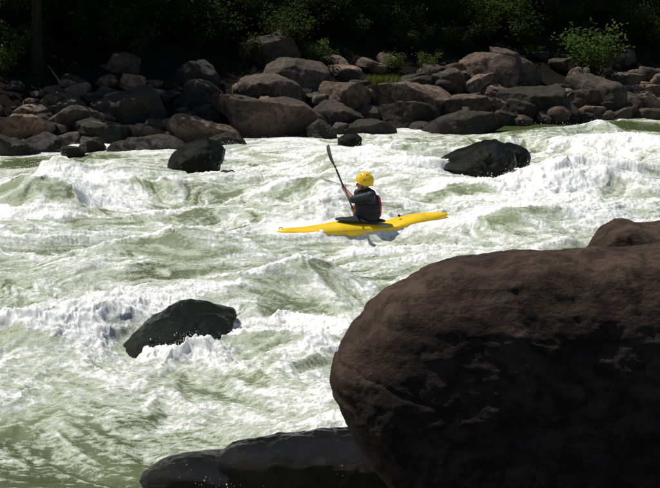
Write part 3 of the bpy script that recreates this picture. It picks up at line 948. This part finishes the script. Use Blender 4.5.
# flung drops above the breaking crests
def build_spray():
    W = WATER_DATA
    rg = np.random.RandomState(5)
    wgt = (W['breaking'] ** 2 * sstep(-.05, .45, W['low'] + .6 * W['crest']) * sstep(.4, 1.0, W['wild'])).ravel()
    wgt *= (W['Y'].ravel() ** 1.2) * (np.abs(W['X'] / W['Y']).ravel() < .32)
    # gather the drops in bursts
    wgt *= np.maximum(noise2(W['X'] / .45, W['Y'] / .45, 71).ravel() + .05, 0) ** 1.5
    wgt /= wgt.sum()
    N = 36000
    idx = rg.choice(len(wgt), N, p=wgt)
    P = np.stack([W['X'].ravel()[idx], W['Y'].ravel()[idx], W['H'].ravel()[idx]], 1)
    P[:, 2] += rg.exponential(.04, N) * (.5 + W['crest'].ravel()[idx])
    P[:, :2] += rg.normal(0, .04, (N, 2))
    extra = []
    for px, py, n, hgt, wid in ((100, 312, 3500, .26, .55), (598, 133, 250, .08, .5), (232, 150, 200, .06, .2), (60, 205, 3000, .2, .7), (20, 208, 1500, .2, .5), (518, 160, 350, .2, .3),
                                (205, 356, 400, .05, .2), (300, 178, 500, .25, .6), (560, 140, 400, .2, .5)):
        g = ground(px, py)
        e = np.stack([g[0] + rg.normal(0, wid, n), g[1] + rg.normal(0, wid * .6, n), .1 + np.abs(rg.normal(0, hgt, n))], 1)
        extra.append(e)
    # white drops on the ledge: water specks standing in for wet glints
    lv = np.empty(len(LEDGE_ME[0].vertices) * 3, np.float32)
    LEDGE_ME[0].vertices.foreach_get('co', lv)
    lv = lv.reshape(-1, 3) + LEDGE_ME[1][None]
    sel = lv[(lv[:, 1] < 8.75) & (noise3(lv * 2.5, 77) > .12) & (lv[:, 0] < 1.1)]
    extra.append(sel[rg.choice(len(sel), 130)] + rg.normal(0, .006, (130, 3)))
    for x_, y_, n_ in ((226, 489, 160),):
        g = at(x_, y_, 8.25)
        extra.append(np.stack([g[0] + rg.normal(0, .12, n_), g[1] + rg.normal(0, .08, n_), g[2] - .05 + np.abs(rg.normal(0, .06, n_))], 1))
    P = np.vstack([P] + extra)
    N = len(P)
    rad = np.clip(rg.lognormal(math.log(.0028), .45, N), .001, .008) * (.6 + .4 * P[:, 1] / 20)
    O = np.array([[1, 0, 0], [-1, 0, 0], [0, 1, 0], [0, -1, 0], [0, 0, 1], [0, 0, -1]], float)
    st = np.stack([np.ones(N), np.ones(N), rg.uniform(.8, 1.8, N)], 1) * rad[:, None]
    V = P[:, None, :] + O[None] * st[:, None, :]
    F = np.array([[0, 2, 4], [2, 1, 4], [1, 3, 4], [3, 0, 4], [2, 0, 5], [1, 2, 5], [3, 1, 5], [0, 3, 5]])
    Fa = (np.arange(N) * 6)[:, None, None] + F[None]
    return mesh_from('spray', V.reshape(-1, 3), Fa.reshape(-1, 3), M_SPRAY)


t = NT('spray_water')
d_ = t.n('ShaderNodeBsdfDiffuse')
d_.inputs[0].default_value = C(.9, .9, .88)
r_ = t.n('ShaderNodeBsdfTranslucent')
r_.inputs[0].default_value = C(.9, .9, .88)
x_ = t.n('ShaderNodeMixShader')
x_.inputs[0].default_value = .5
t.l(d_.outputs[0], x_.inputs[1])
t.l(r_.outputs[0], x_.inputs[2])
t.l(x_.outputs[0], t.out.inputs[0])
M_SPRAY = t.m
tag(link('spray', build_spray()), 'white drops of spray flung up from the breaking waves', 'spray', kind='stuff')

# ------------------------------------------------------------------ kayak, paddler, paddle
M_YELLOW = plain_mat('kayak_plastic', (.86, .56, .012), .38, .5, .1, 6, .05)
M_HELMET = plain_mat('helmet_plastic', (.86, .53, .015), .3, .5, .08, 10)
M_BLACK = plain_mat('black_rubber', (.012, .012, .013), .55, .4, .3, 40)
M_JACKET = plain_mat('dark_jacket', (.012, .017, .024), .6, .35, .35, 30, .4)
M_VEST = plain_mat('vest_fabric', (.016, .016, .018), .75, .3, .35, 30, .4)
M_RED = plain_mat('red_fabric', (.34, .022, .02), .65, .3, .25, 30, .3)
M_SKIN = plain_mat('skin', (.30, .15, .09), .5, .4, .15, 20)
M_SHAFT = plain_mat('paddle_shaft', (.012, .012, .012), .3, .5, .2, 20)
M_BLADE = plain_mat('paddle_blade', (.06, .058, .055), .4, .5, .3, 12)
M_STRAP = plain_mat('strap', (.02, .02, .02), .7, .3, .3, 40)

bow_w, st_w = Vector(ground(277, 226.5, .10)), Vector(ground(448, 209.5, .20))
mid_w = (bow_w + st_w) / 2
axis = bow_w - st_w
L = axis.length
yaw = math.atan2(axis.y, axis.x)
pitch = math.asin(axis.z / L)
kay = bpy.data.objects.new('kayak', None)
COL.objects.link(kay)
kay.location = (mid_w.x, mid_w.y, -.045)
kay.rotation_euler = (0, -pitch, yaw)
tag(kay, 'yellow whitewater kayak carrying a helmeted paddler through the rapids', 'kayak')
hl = L / 2

# hull: x forward, y left, z up
NS, NC = 72, 36
V, F = [], []
ts = np.sin(np.linspace(-math.pi / 2, math.pi / 2, NS))
for tt in ts:
    e = max(1 - abs(tt) ** 2.3, 0)
    wd = .235 * e ** .85 + .06 * max(1 - abs(tt) ** 14, 0) ** .5
    top = .092 + .075 * math.exp(-((tt - .22) / .33) ** 2) + .05 * math.exp(-((tt + .62) / .25) ** 2) - .05 * math.exp(-((tt + .22) / .12) ** 2) + (.075 * tt * tt)
    bot = -.13 + .19 * abs(tt) ** 2.2
    end = max(1 - abs(tt) ** 18, 0) ** .5
    zc = .035 + .07 * tt * tt
    for k in range(NC):
        an = 2 * math.pi * k / NC
        cx, sx = math.cos(an), math.sin(an)
        yy = wd * math.copysign(abs(cx) ** .85, cx)
        if sx >= 0:
            zz = zc + (top - zc) * end * sx ** 1.15
        else:
            zz = zc + (bot - zc) * end * abs(sx) ** .75 * -1 * -1
        V.append((tt * hl, yy, zz))
F = grid_faces(NC, NS, True).tolist()
hull = link('hull', mesh_from('hull', np.array(V), [tuple(reversed(f)) for f in F], M_YELLOW), kay)
# seam line along both sides, cockpit rim, grab loops, drain plug
for s_ in (-1, 1):
    mb = MB()
    pts = []
    for tt in np.linspace(-.93, .93, 40):
        e = 1 - abs(tt) ** 2.3
        wd = .235 * e ** .85 + .06 * (1 - abs(tt) ** 14) ** .5
        pts.append((tt * hl, s_ * (wd - .002), .035 + .07 * tt * tt))
    mb.tube(pts, .006, 6)
    mb.build('seam', M_YELLOW, kay)
CX = .07
mb = MB()
pts = [(CX + .43 * math.cos(a), .21 * math.sin(a), .165 + .05 * math.cos(a)) for a in np.linspace(0, 2 * math.pi, 49)]
mb.tube(pts, .017, 8, False)
mb.build('cockpit_rim', M_BLACK, kay)
for tt in (-.955, .955):
    mb = MB()
    x0 = tt * hl
    mb.tube([(x0 - .03, 0, .15), (x0 - .022, 0, .172), (x0, 0, .178), (x0 + .022, 0, .172), (x0 + .03, 0, .15)], .006, 8)
    mb.build('grab_loop', M_STRAP, kay)
mb = MB()
mb.tube([(-.36 * hl - .05, .05, .17), (-.36 * hl - .06, .055, .198)], .025, 12)
mb.build('drain_plug', M_BLACK, kay)

# the paddler: everything below is in the kayak's own frame, standing on its own base
bpy.context.view_layer.update()
Mk = kay.matrix_world.copy()
Mi = Mk.inverted()


def loc_px(x, y, off):
    """photo pixel at the kayak's distance (plus off metres), in the kayak's frame"""
    return Mi @ Vector(at(x, y, mid_w.y + off))


pt = loc_px(327, 147.5, -.30)
pe = loc_px(360, 226, .62)
pdir = (pe - pt).normalized()
plen = (pe - pt).length
lh = pt + pdir * (plen * .50)          # upper hand on the shaft
PS = Matrix.Translation((.09, 0, -.11)) @ Matrix.Scale(1.2, 4)    # the paddler's own size and seat in the boat
PSi = PS.inverted()
rh = lh + pdir * .52                                              # lower hand, far side

lh, rh = PSi @ lh, PSi @ rh
hip = Vector((-.13, 0, .10))
sh_c = Vector((-.13, .0, .60))
shL, shR = Vector((-.10, .175, .585)), Vector((-.07, -.175, .575))
neck = Vector((-.105, .005, .68))
head = Vector((-.075, .01, .755))
person = bpy.data.objects.new('person', None)
COL.objects.link(person)
person.matrix_world = Mk @ PS
tag(person, 'paddler in yellow helmet, dark jacket and red-sided vest seated in the yellow kayak', 'person')


def elbow(a, b, la, lb, hint):
    d = b - a
    D_ = min(d.length, (la + lb) * .995)
    x = (la * la - lb * lb + D_ * D_) / (2 * D_)
    h = math.sqrt(max(la * la - x * x, 1e-5))
    u = d.normalized()
    w = (hint - u * hint.dot(u)).normalized()
    return a + u * x + w * h


eL = elbow(shL, lh, .28, .25, Vector((.5, .15, -1.0)))
eR = elbow(shR, rh, .30, .27, Vector((-.1, -.6, -.6)))

mb = MB()
# trunk
TR = [((-.13, 0, .02), .12, .165), ((-.13, 0, .12), .13, .17), ((-.135, 0, .25), .105, .145), ((-.135, 0, .38), .11, .155), ((-.13, 0, .48), .115, .17),
      ((-.12, 0, .56), .10, .165), ((-.115, 0, .62), .075, .12), ((-.11, 0, .655), .05, .06)]
mb.rings(TR)
mb.capsule((-.112, 0, .62), head + Vector((-.01, 0, -.04)), .056, .052)
# head: skull, face, jaw, nose, ears, brow, lips
hd = Matrix.Rotation(math.radians(-32), 3, 'Z')
def H_(x, y, z):
    return head + hd @ Vector((x, y, z))
mb.ball(H_(-.012, 0, .02), (.095, .074, .098), 18, 12)
mb.ball(H_(.03, 0, -.045), (.058, .055, .066), 16, 10)
mb.ball(H_(.062, 0, -.088), (.024, .028, .022), 10, 8)
mb.capsule(H_(.085, 0, -.002), H_(.104, 0, -.034), .010, .0155, 8)
mb.ball(H_(.074, 0, .022), (.022, .05, .012), 12, 8)
mb.ball(H_(.083, 0, -.062), (.012, .023, .010), 10, 8)
for s_ in (-1, 1):
    mb.ball(H_(-.005, s_ * .076, -.012), (.02, .01, .032), 10, 8)
# arms
for sh, el, ha in ((shL, eL, lh), (shR, eR, rh)):
    mb.ball(sh, .062)
    mb.capsule(sh, el, .056, .044)
    wr = ha + (el - ha).normalized() * .075
    mb.capsule(el, wr, .043, .029)
    pin = (el - ha).normalized()
    side = pdir.cross(pin).normalized()
    pc = ha + pin * .042
    for q in (-1, 0, 1):
        mb.capsule(wr, pc + pdir * q * .024, .026, .021, 8)
    for q, ln in zip((-1.5, -.5, .5, 1.5), (.9, 1.0, .97, .82)):          # four fingers wrapped round the shaft
        b0 = ha + pdir * q * .021
        R_ = .027
        chain = [b0 + (pin * math.cos(a) + side * math.sin(a)) * R_ * ln for a in (0.1, .9, 1.8, 2.7, 3.5)]
        for i in range(4):
            mb.capsule(chain[i], chain[i + 1], .0098 - .0006 * i, .0094 - .0006 * i, 8)
    th = [ha + pin * .035 - side * .012 - pdir * .03, ha + pin * .018 - side * .026 - pdir * .036, ha - pin * .008 - side * .026 - pdir * .03, ha - pin * .024 - side * .008 - pdir * .026]
    for i in range(3):                                                     # thumb from the side of the palm
        mb.capsule(th[i], th[i + 1], .0125 - .001 * i, .0115 - .001 * i, 8)
# legs lie along the hull under the deck
for s_ in (-1, 1):
    kn, an_ = Vector((.28, s_ * .15, .10)), Vector((.66, s_ * .07, .02))
    mb.capsule((-.12, s_ * .09, .06), kn, .078, .055)
    mb.capsule(kn, an_, .052, .036)
    mb.capsule(an_, an_ + Vector((.06, s_ * .01, .05)), .034, .026)
body = mb.build('body', M_SKIN, person)
fuse(body, .0065, 3)

# clothing: a jacket with sleeves to the elbow, a vest with red sides
mb = MB()
g = .011
mb.rings([((c[0], c[1], c[2]), rx + g, ry + g) for c, rx, ry in TR[1:7]])
for sh, el in ((shL, eL), (shR, eR)):
    mb.ball(sh, .062 + g)
    mb.capsule(sh, sh.lerp(el, .97), .056 + g, .047 + g)
mb.rings([((-.113, 0, .61), .085, .095), ((-.108, 0, .675), .066, .068)])
jk = mb.build('jacket', M_JACKET, person)
fuse(jk, .010, 4)
mb = MB()
g = .055
mb.rings([((-.135, 0, .235), .105 + g * .8, .145 + g * .7), ((-.138, 0, .30), .108 + g * 1.2, .148 + g * .8), ((-.138, 0, .42), .112 + g * 1.35, .158 + g * .65),
          ((-.135, 0, .52), .105 + g * 1.2, .14 + g * .3), ((-.125, 0, .575), .085 + g, .11)])
for s_ in (-1, 1):
    mb.tube([(-.02, s_ * .10, .50), (-.04, s_ * .105, .62), (-.11, s_ * .105, .668), (-.18, s_ * .105, .63), (-.215, s_ * .10, .52)], .026, 10)
vest = mb.build('life_vest', M_VEST, person)
fuse(vest, .010, 5)
# red back and side panels sit on the vest
mb = MB()
V, F = [], []
zz_ = np.linspace(.27, .555, 12)
aa_ = np.linspace(math.radians(127), math.radians(233), 26)
for z in zz_:
    k = np.interp(z, [.235, .30, .42, .52, .575], [0, 1, 2, 3, 4])
    rx = np.interp(k, range(5), [.141, .162, .1728, .159, .13]) + .018
    ry = np.interp(k, range(5), [.1765, .184, .187, .1535, .11]) + .014
    for a in aa_:
        V.append((-.137 + rx * math.cos(a), ry * math.sin(a), z))
nA_, nZ_ = len(aa_), len(zz_)
V = np.array(V)
Vin = V.copy()
Vin[:, 0] = -.137 + (Vin[:, 0] + .137) * .93
Vin[:, 1] *= .93
Fo = grid_faces(nA_, nZ_)
polys = [tuple(f) for f in Fo] + [tuple(reversed([i + len(V) for i in f])) for f in Fo.tolist()]
edge = [i for i in range(nA_)] + [j * nA_ + nA_ - 1 for j in range(1, nZ_)] + [(nZ_ - 1) * nA_ + i for i in range(nA_ - 2, -1, -1)] + [j * nA_ for j in range(nZ_ - 2, 0, -1)]
for i in range(len(edge)):
    a, b = edge[i], edge[(i + 1) % len(edge)]
    polys.append((b, a, a + len(V), b + len(V)))
pn = link('back_panel', mesh_from('back_panel', np.vstack([V, Vin]), polys, M_RED), vest)
pn['label'] = 'red back panel of the dark vest'
for z in (.33, .45):
    mb = MB()
    pts = []
    k = np.interp(z, [.235, .30, .42, .52, .575], [0, 1, 2, 3, 4])
    rx = np.interp(k, range(5), [.141, .162, .1728, .159, .13]) + .010
    ry = np.interp(k, range(5), [.1765, .184, .187, .1535, .11]) + .010
    pts = [(-.137 + rx * math.cos(a), ry * math.sin(a), z) for a in np.linspace(0, 2 * math.pi, 33)]
    mb.tube(pts, .009, 6, False)
    mb.build('belt', M_STRAP, vest)

# spray skirt: from the cockpit rim up to a tunnel round the waist
V = []
NR = 40
for j, (u, z) in enumerate(((1.03, -.012), (1.04, .012), (.95, .02), (.75, .03), (.55, .045))):
    for k in range(NR):
        a = 2 * math.pi * k / NR
        V.append(tuple(PSi @ Vector((CX + .43 * u * math.cos(a) + (1 - u) * -.1, .21 * u * math.sin(a), .165 + .05 * u * math.cos(a) + z))))
for (rx, ry, z) in ((.165, .185, .275), (.15, .175, .31), (.145, .17, .36)):
    for k in range(NR):
        a = 2 * math.pi * k / NR
        V.append((-.135 + rx * math.cos(a), ry * math.sin(a), z))
sk = link('spray_skirt', mesh_from('spray_skirt', np.array(V), [tuple(f) for f in grid_faces(NR, 8, True)], M_BLACK), person)

# helmet: shell with a raised brow, ear pieces and vents
V, F = [], []
NU, NV = 40, 18
for j in range(NV):
    for i in range(NU):
        th = 2 * math.pi * i / NU
        front = .5 + .5 * math.cos(th)
        low = math.radians(118 - 32 * front ** 1.6 + 8 * math.exp(-((abs(math.remainder(th, 2 * math.pi)) - 1.75) / .35) ** 2))
        ph = low * (j + .02) / (NV - 1)
        r = Vector((.132 * math.sin(ph) * math.cos(th), .108 * math.sin(ph) * math.sin(th), .128 * math.cos(ph)))
        if j == NV - 1:
            r *= 1.05
        V.append(H_(-.012 + r.x, r.y, .022 + r.z))
n0 = len(V)
for j in range(NV):
    for i in range(NU):
        p = V[j * NU + i]
        cc = H_(-.012, 0, .022)
        V.append(cc + (p - cc) * .92)
F = [tuple(reversed(f)) for f in grid_faces(NU, NV, True).tolist()]
F += [tuple(i + n0 for i in reversed(f)) for f in F]
last = (NV - 1) * NU
F += [(last + i, last + (i + 1) % NU, n0 + last + (i + 1) % NU, n0 + last + i) for i in range(NU)]
F += [tuple(range(NU)), tuple(n0 + i for i in range(NU - 1, -1, -1))]
hel = link('helmet', mesh_from('helmet', np.array(V), F, M_HELMET), person)
for s_ in (-1, 1):
    for (x, z, a) in ((.03, .10, .2), (-.05, .095, -.3), (-.02, .03, 0)):
        mb = MB()
        yy = s_ * .108 * math.sqrt(max(1 - (x / .132) ** 2 - ((z) / .128) ** 2, .02))
        mb.ball(H_(x - .012, yy, z + .022), (.022, .005, .006), 10, 6)
        mb.build('vent', M_BLACK, hel)
    mb = MB()
    mb.tube([H_(-.01, s_ * .088, -.03), H_(.02, s_ * .07, -.075), H_(.045, s_ * .02, -.115), H_(.05, 0, -.118)], .006, 6)
    mb.build('chin_strap', M_STRAP, hel)
    mb = MB()
    mb.ball(H_(.077, s_ * .031, -.002), .0125, 10, 8)
    mb.build('eye', M_STRAP, body)

# paddle
pad = bpy.data.objects.new('paddle', None)
COL.objects.link(pad)
pad.matrix_world = Mk
tag(pad, 'dark double-bladed paddle raised in the paddler hands, one blade up', 'paddle')
mb = MB()
mb.tube([pt + pdir * .40, pt + pdir * (plen - .36)], .0155, 12)
mb.build('shaft', M_SHAFT, pad)


def blade(a, d, wdir, ln, wmax):
    """tapered, slightly spooned blade growing from a along d"""
    nrm = d.cross(wdir).normalized()
    V, F = [], []
    NL, NW = 16, 9
    for side in (1, -1):
        for j in range(NL):
            u = j / (NL - 1)
            w = wmax * (.16 + .84 * math.sin(min(u * 1.25, 1) * math.pi / 2) ** 1.2) * (max(1 - ((u - .72) / .30) ** 4, .05) if u > .72 else 1) ** .5
            for i in range(NW):
                s = -1 + 2 * i / (NW - 1)
                th = .009 * (1 - s * s) * (1 - .6 * u) + .003
                V.append(a + d * (u * ln) + wdir * (w * s) + nrm * (side * th + .03 * s * s * u - .02 * math.sin(u * math.pi)))
    F1 = grid_faces(NW, NL).tolist()
    F = [tuple(f) for f in F1] + [tuple(reversed([i + NL * NW for i in f])) for f in F1]
    ed = [i for i in range(NW)] + [j * NW + NW - 1 for j in range(1, NL)] + [(NL - 1) * NW + i for i in range(NW - 2, -1, -1)] + [j * NW for j in range(NL - 2, 0, -1)]
    for i in range(len(ed)):
        p, q = ed[i], ed[(i + 1) % len(ed)]
        F.append((q, p, p + NL * NW, q + NL * NW))
    return V, F


toc = (Mi.to_3x3() @ Vector((0, -1, .17))).normalized()          # the upper blade stands nearly edge-on to the bank
wd1 = (toc - pdir * toc.dot(pdir)).normalized()
wd1 = (Matrix.Rotation(math.radians(24), 3, pdir) @ wd1)
for a, d, w_ in ((pt + pdir * .43, -pdir, wd1), (pe - pdir * .39, pdir, Matrix.Rotation(math.radians(60), 3, pdir) @ wd1)):
    V, F = blade(a, d, w_, .45, .085)
    link('blade', mesh_from('blade', np.array([tuple(v) for v in V]), F, M_BLADE), pad)
mb = MB()
mb.tube([pt + pdir * .44, pt + pdir * .47], .019, 12)
mb.build('drip_ring', M_YELLOW, pad)

# ------------------------------------------------------------------ woods behind the bank
def leaves(centres, rg, size, droop=.3, mat=M_LEAF, name='crown', aspect=.5):
    """one small folded leaf at every centre"""
    N = len(centres)
    d = rg.normal(size=(N, 3))
    d[:, 2] = d[:, 2] * .5 - droop
    d /= np.linalg.norm(d, axis=1, keepdims=True)
    up = rg.normal(size=(N, 3)) * .45 + np.array([0, 0, 1.0])
    w = np.cross(d, up)
    w /= np.linalg.norm(w, axis=1, keepdims=True)
    nrm = np.cross(w, d)
    s = size * rg.uniform(.6, 1.3, N)[:, None]
    a = centres - d * s * .5
    b = centres + d * s * .5
    l_ = centres + w * s * aspect * .5 + nrm * s * .08 - d * s * .05
    r_ = centres - w * s * aspect * .5 + nrm * s * .08 - d * s * .05
    V = np.stack([a, l_, b, r_], 1).reshape(-1, 3)
    i = np.arange(N) * 4
    F = np.concatenate([np.stack([i, i + 1, i + 2], 1), np.stack([i, i + 2, i + 3], 1)])
    me = mesh_from(name, V, F, mat, False)
    at_ = me.attributes.new('tone', 'FLOAT', 'POINT')
    at_.data.foreach_set('value', np.repeat(rg.uniform(0, 1, N), 4).astype(np.float32))
    return me


def branch_pts(a, b, rg, sag=.1, n=5):
    a, b = np.array(a, float), np.array(b, float)
    out = []
    for i in range(n):
        u = i / (n - 1)
        p = a + (b - a) * u
        p = p + rg.normal(size=3) * sag * np.linalg.norm(b - a) * .12 * (0 < i < n - 1)
        p[2] += sag * math.sin(u * math.pi) * np.linalg.norm(b - a) * .3
        out.append(p)
    return out


def tree_meshes(seed, height=11.0, crown_lo=3.6, rad=2.9, n_clump=85, per=120, leaf=.27):
    rg = np.random.RandomState(seed)
    mb = MB()
    pts = [(rg.normal() * .05 * i, rg.normal() * .05 * i, height * .9 * i / 8 - .6 * (i == 0)) for i in range(9)]
    mb.tube(pts, [.19 * (1 - .85 * i / 8) + (.09 if i == 0 else 0) for i in range(9)], 10)
    cl = []
    for k in range(n_clump):
        z = rg.uniform(crown_lo, height)
        u = (z - crown_lo) / (height - crown_lo)
        R_ = rad * (math.sin(math.pi * min(.18 + .8 * u, 1)) ** .7)
        a = rg.uniform(0, 2 * math.pi)
        r_ = R_ * math.sqrt(rg.uniform(.05, 1))
        c = np.array([r_ * math.cos(a), r_ * math.sin(a), z])
        cl.append(c)
        if k % 3 == 0:
            zb = max(crown_lo * .7, z - .5 * r_)
            q = np.array(pts[min(8, int(zb / (height * .9) * 8))], float)
            mb.tube(branch_pts((q[0], q[1], zb), c, rg), [.05, .04, .03, .02, .008], 6)
    cl = np.array(cl)
    P = (cl[:, None, :] + rg.normal(size=(n_clump, per, 3)) * np.array([.5, .5, .28])).reshape(-1, 3)
    crown = leaves(P, rg, leaf, mat=M_LEAF)
    trunk = mesh_from('trunk', np.array(mb.v), mb.f, M_BARK)
    return trunk, crown


TREE_KINDS = [tree_meshes(501), tree_meshes(502, 13, 4.2, 3.2, 95), tree_meshes(503, 9.5, 3.4, 2.7, 75)]


def plant_tree(X_, Y_, kind, q, rz, lab, group='forest trees behind the far bank'):
    o = bpy.data.objects.new('forest_tree', None)
    COL.objects.link(o)
    o.location = (X_, Y_, float(bank_z(X_, Y_)) - .15)
    o.scale = (q, q, q)
    o.rotation_euler = (0, 0, rz)
    tag(o, lab, 'tree', group)
    link('trunk', TREE_KINDS[kind][0], o)
    link('crown', TREE_KINDS[kind][1], o)
    return o


p = on_bank(36, 70)
plant_tree(p[0], p[1], 2, 1.0, .4, 'thick dark trunk standing at the forest edge behind the shaded rocks')
rt = random.Random(12)
spots = []
for row, (s0_, s1_) in enumerate(((8.6, 9.8), (11.0, 13.0), (14, 16.5), (17.5, 20.5))):
    X_ = -17 + rt.uniform(0, 2)
    while X_ < 22:
        s_ = rt.uniform(s0_, s1_)
        ok = True
        if row == 0 and (-2.5 < X_ < 14 or X_ < -6.5):           # the open, sunlit stretch of the bank
            ok = False
        if row == 1 and 5.5 < X_ < 10.5:
            ok = False
        if ok:
            spots.append((X_, float(shore(X_)) + s_))
        X_ += rt.uniform(2.6, 3.8)
LIT = [(594, 58), (585, 70), (316, 50), (225, 28), (6, 60), (22, 46), (500, 12), (380, 76), (428, 64), (533, 50)]
DIMS = [(11.0, 3.6, 2.9), (13.0, 4.2, 3.2), (9.5, 3.4, 2.7)]


def blocks_sun(X_, Y_, kind, q):
    h_, lo_, r_ = DIMS[kind]
    c_ = np.array([X_, Y_, float(bank_z(X_, Y_)) + q * (h_ + lo_) / 2])
    rad_ = np.array([r_ * q * .8, r_ * q * .8, q * (h_ - lo_) / 2])
    sd = np.array(SUN_DIR) / rad_
    for x, y in LIT:
        p_ = (on_bank(x, y + 6) + np.array([0, 0, .5]) - c_) / rad_
        b_ = float(np.dot(p_, sd) / np.dot(sd, sd))
        if np.linalg.norm(p_ - sd * b_) < 1.0 and b_ < 0:
            return True
    return False


for k, (X_, Y_) in enumerate(spots):
    q_ = rt.uniform(.8, 1.1)
    if blocks_sun(X_, Y_, k % 3, q_):
        continue
    plant_tree(X_, Y_, k % 3, q_, rt.uniform(0, 6.28), 'forest tree in deep shade behind the far bank boulders')


def shrub_meshes(seed, h=1.0, r=.7, n_stem=9, per=90, leaf=.085, mat=M_LEAF, aspect=.5):
    rg = np.random.RandomState(seed)
    mb = MB()
    cs = []
    for k in range(n_stem):
        a = rg.uniform(0, 6.28)
        rr_ = r * math.sqrt(rg.uniform(.02, 1))
        tip = np.array([rr_ * math.cos(a), rr_ * math.sin(a), h * rg.uniform(.5, 1.05)])
        bp = branch_pts((rg.normal() * .05, rg.normal() * .05, -.1), tip, rg, .25, 6)
        mb.tube(bp, [.018, .015, .012, .009, .006, .003], 5)
        for j in range(per):
            u = rg.uniform(.35, 1.08)
            q = bp[min(5, int(u * 5))]
            q2 = bp[min(5, int(u * 5) + 1)]
            cs.append(q + (q2 - q) * ((u * 5) % 1) + rg.normal(size=3) * np.array([.13, .13, .09]) * (h * .9))
    return mesh_from('stem', np.array(mb.v), mb.f, M_BARK), leaves(np.array(cs), rg, leaf, .25, mat, 'foliage', aspect)


def plant_shrub(x, y, meshes, q, rz, lab, group='shrubs under the trees', z_off=0.0, name='shrub'):
    p = on_bank(x, y)
    o = bpy.data.objects.new(name, None)
    COL.objects.link(o)
    o.location = (p[0], p[1], p[2] - .08 + z_off)
    o.scale = (q, q, q)
    o.rotation_euler = (0, 0, rz)
    tag(o, lab, 'shrub', group)
    link('stem', meshes[0], o)
    link('foliage', meshes[1], o)
    return o


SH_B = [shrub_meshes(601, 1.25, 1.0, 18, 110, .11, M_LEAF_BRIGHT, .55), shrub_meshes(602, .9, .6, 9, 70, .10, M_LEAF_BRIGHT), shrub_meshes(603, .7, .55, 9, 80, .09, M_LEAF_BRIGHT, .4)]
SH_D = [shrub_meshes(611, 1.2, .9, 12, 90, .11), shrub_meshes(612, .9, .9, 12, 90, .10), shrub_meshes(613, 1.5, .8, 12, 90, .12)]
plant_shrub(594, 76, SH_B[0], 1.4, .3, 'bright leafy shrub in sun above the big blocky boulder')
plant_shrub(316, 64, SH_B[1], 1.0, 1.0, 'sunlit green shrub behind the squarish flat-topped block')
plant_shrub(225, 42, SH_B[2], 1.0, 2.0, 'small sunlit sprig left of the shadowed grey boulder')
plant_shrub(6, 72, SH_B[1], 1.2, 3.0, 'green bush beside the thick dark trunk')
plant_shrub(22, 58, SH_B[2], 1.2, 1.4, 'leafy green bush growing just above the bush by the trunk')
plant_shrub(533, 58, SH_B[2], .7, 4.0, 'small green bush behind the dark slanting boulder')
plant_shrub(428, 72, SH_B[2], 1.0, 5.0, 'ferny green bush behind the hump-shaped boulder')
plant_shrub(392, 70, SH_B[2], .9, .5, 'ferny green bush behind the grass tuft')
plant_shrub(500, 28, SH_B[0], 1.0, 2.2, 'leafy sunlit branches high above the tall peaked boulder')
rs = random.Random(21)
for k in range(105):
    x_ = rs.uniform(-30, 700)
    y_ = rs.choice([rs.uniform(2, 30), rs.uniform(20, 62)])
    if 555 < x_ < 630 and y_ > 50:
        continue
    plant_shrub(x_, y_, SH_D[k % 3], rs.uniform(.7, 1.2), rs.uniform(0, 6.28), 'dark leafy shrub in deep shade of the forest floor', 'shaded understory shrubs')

# grass tuft glowing yellow-green between rocks
rg = np.random.RandomState(9)
V, F, tone = [], [], []
p0 = on_bank(380, 83)
for k in range(420):
    bx = p0 + np.array([rg.normal() * .38, rg.normal() * .2, -.08])
    hgt = rg.uniform(.18, .42)
    lean_ = rg.normal(size=2) * .14
    wv_ = np.array([.012, .004, 0])
    m_ = bx + np.array([lean_[0] * .4, lean_[1] * .4, hgt * .6])
    tp = bx + np.array([lean_[0], lean_[1], hgt])
    i = len(V)
    V += [bx - wv_, bx + wv_, m_ + wv_ * .8, m_ - wv_ * .8, tp]
    F += [(i, i + 1, i + 2, i + 3), (i + 3, i + 2, i + 4)]
    tone += [rg.uniform(0, 1)] * 5
me = mesh_from('grass_tuft', np.array(V), F, M_GRASS, False)
a_ = me.attributes.new('tone', 'FLOAT', 'POINT')
a_.data.foreach_set('value', np.array(tone, np.float32))
tag(link('grass_tuft', me), 'yellow-green grass tuft between the tilted slab and long rounded boulder', 'grass', kind='stuff')

# pale dead branches lying among the shaded rocks
for (x0, y0, x1, y1, r_, lab) in ((4, 41, 32, 42, .018, 'thin pale dead branch beside the thick dark trunk'), (48, 66, 64, 76, .02, 'short pale stick leaning among the shaded rocks')):
    a = on_bank(x0, y0 + 6)
    b = on_bank(x1, y1 + 6)
    Ym = min(a[1], b[1]) - .3
    a, b = at(x0, y0, Ym), at(x1, y1, Ym + .4)
    b = b.copy()
    mb = MB()
    rgx = np.random.RandomState(int(x0))
    low = on_bank(x1, y1 + 10)
    pts = branch_pts(a, low - np.array([0, 0, .05]), rgx, .08, 7)
    mb.tube(pts, [r_ * .4, r_ * .6, r_ * .8, r_, r_, r_ * 1.1, r_ * 1.2], 7)
    tag(mb.build('dead_branch', M_LOG), lab, 'branch')
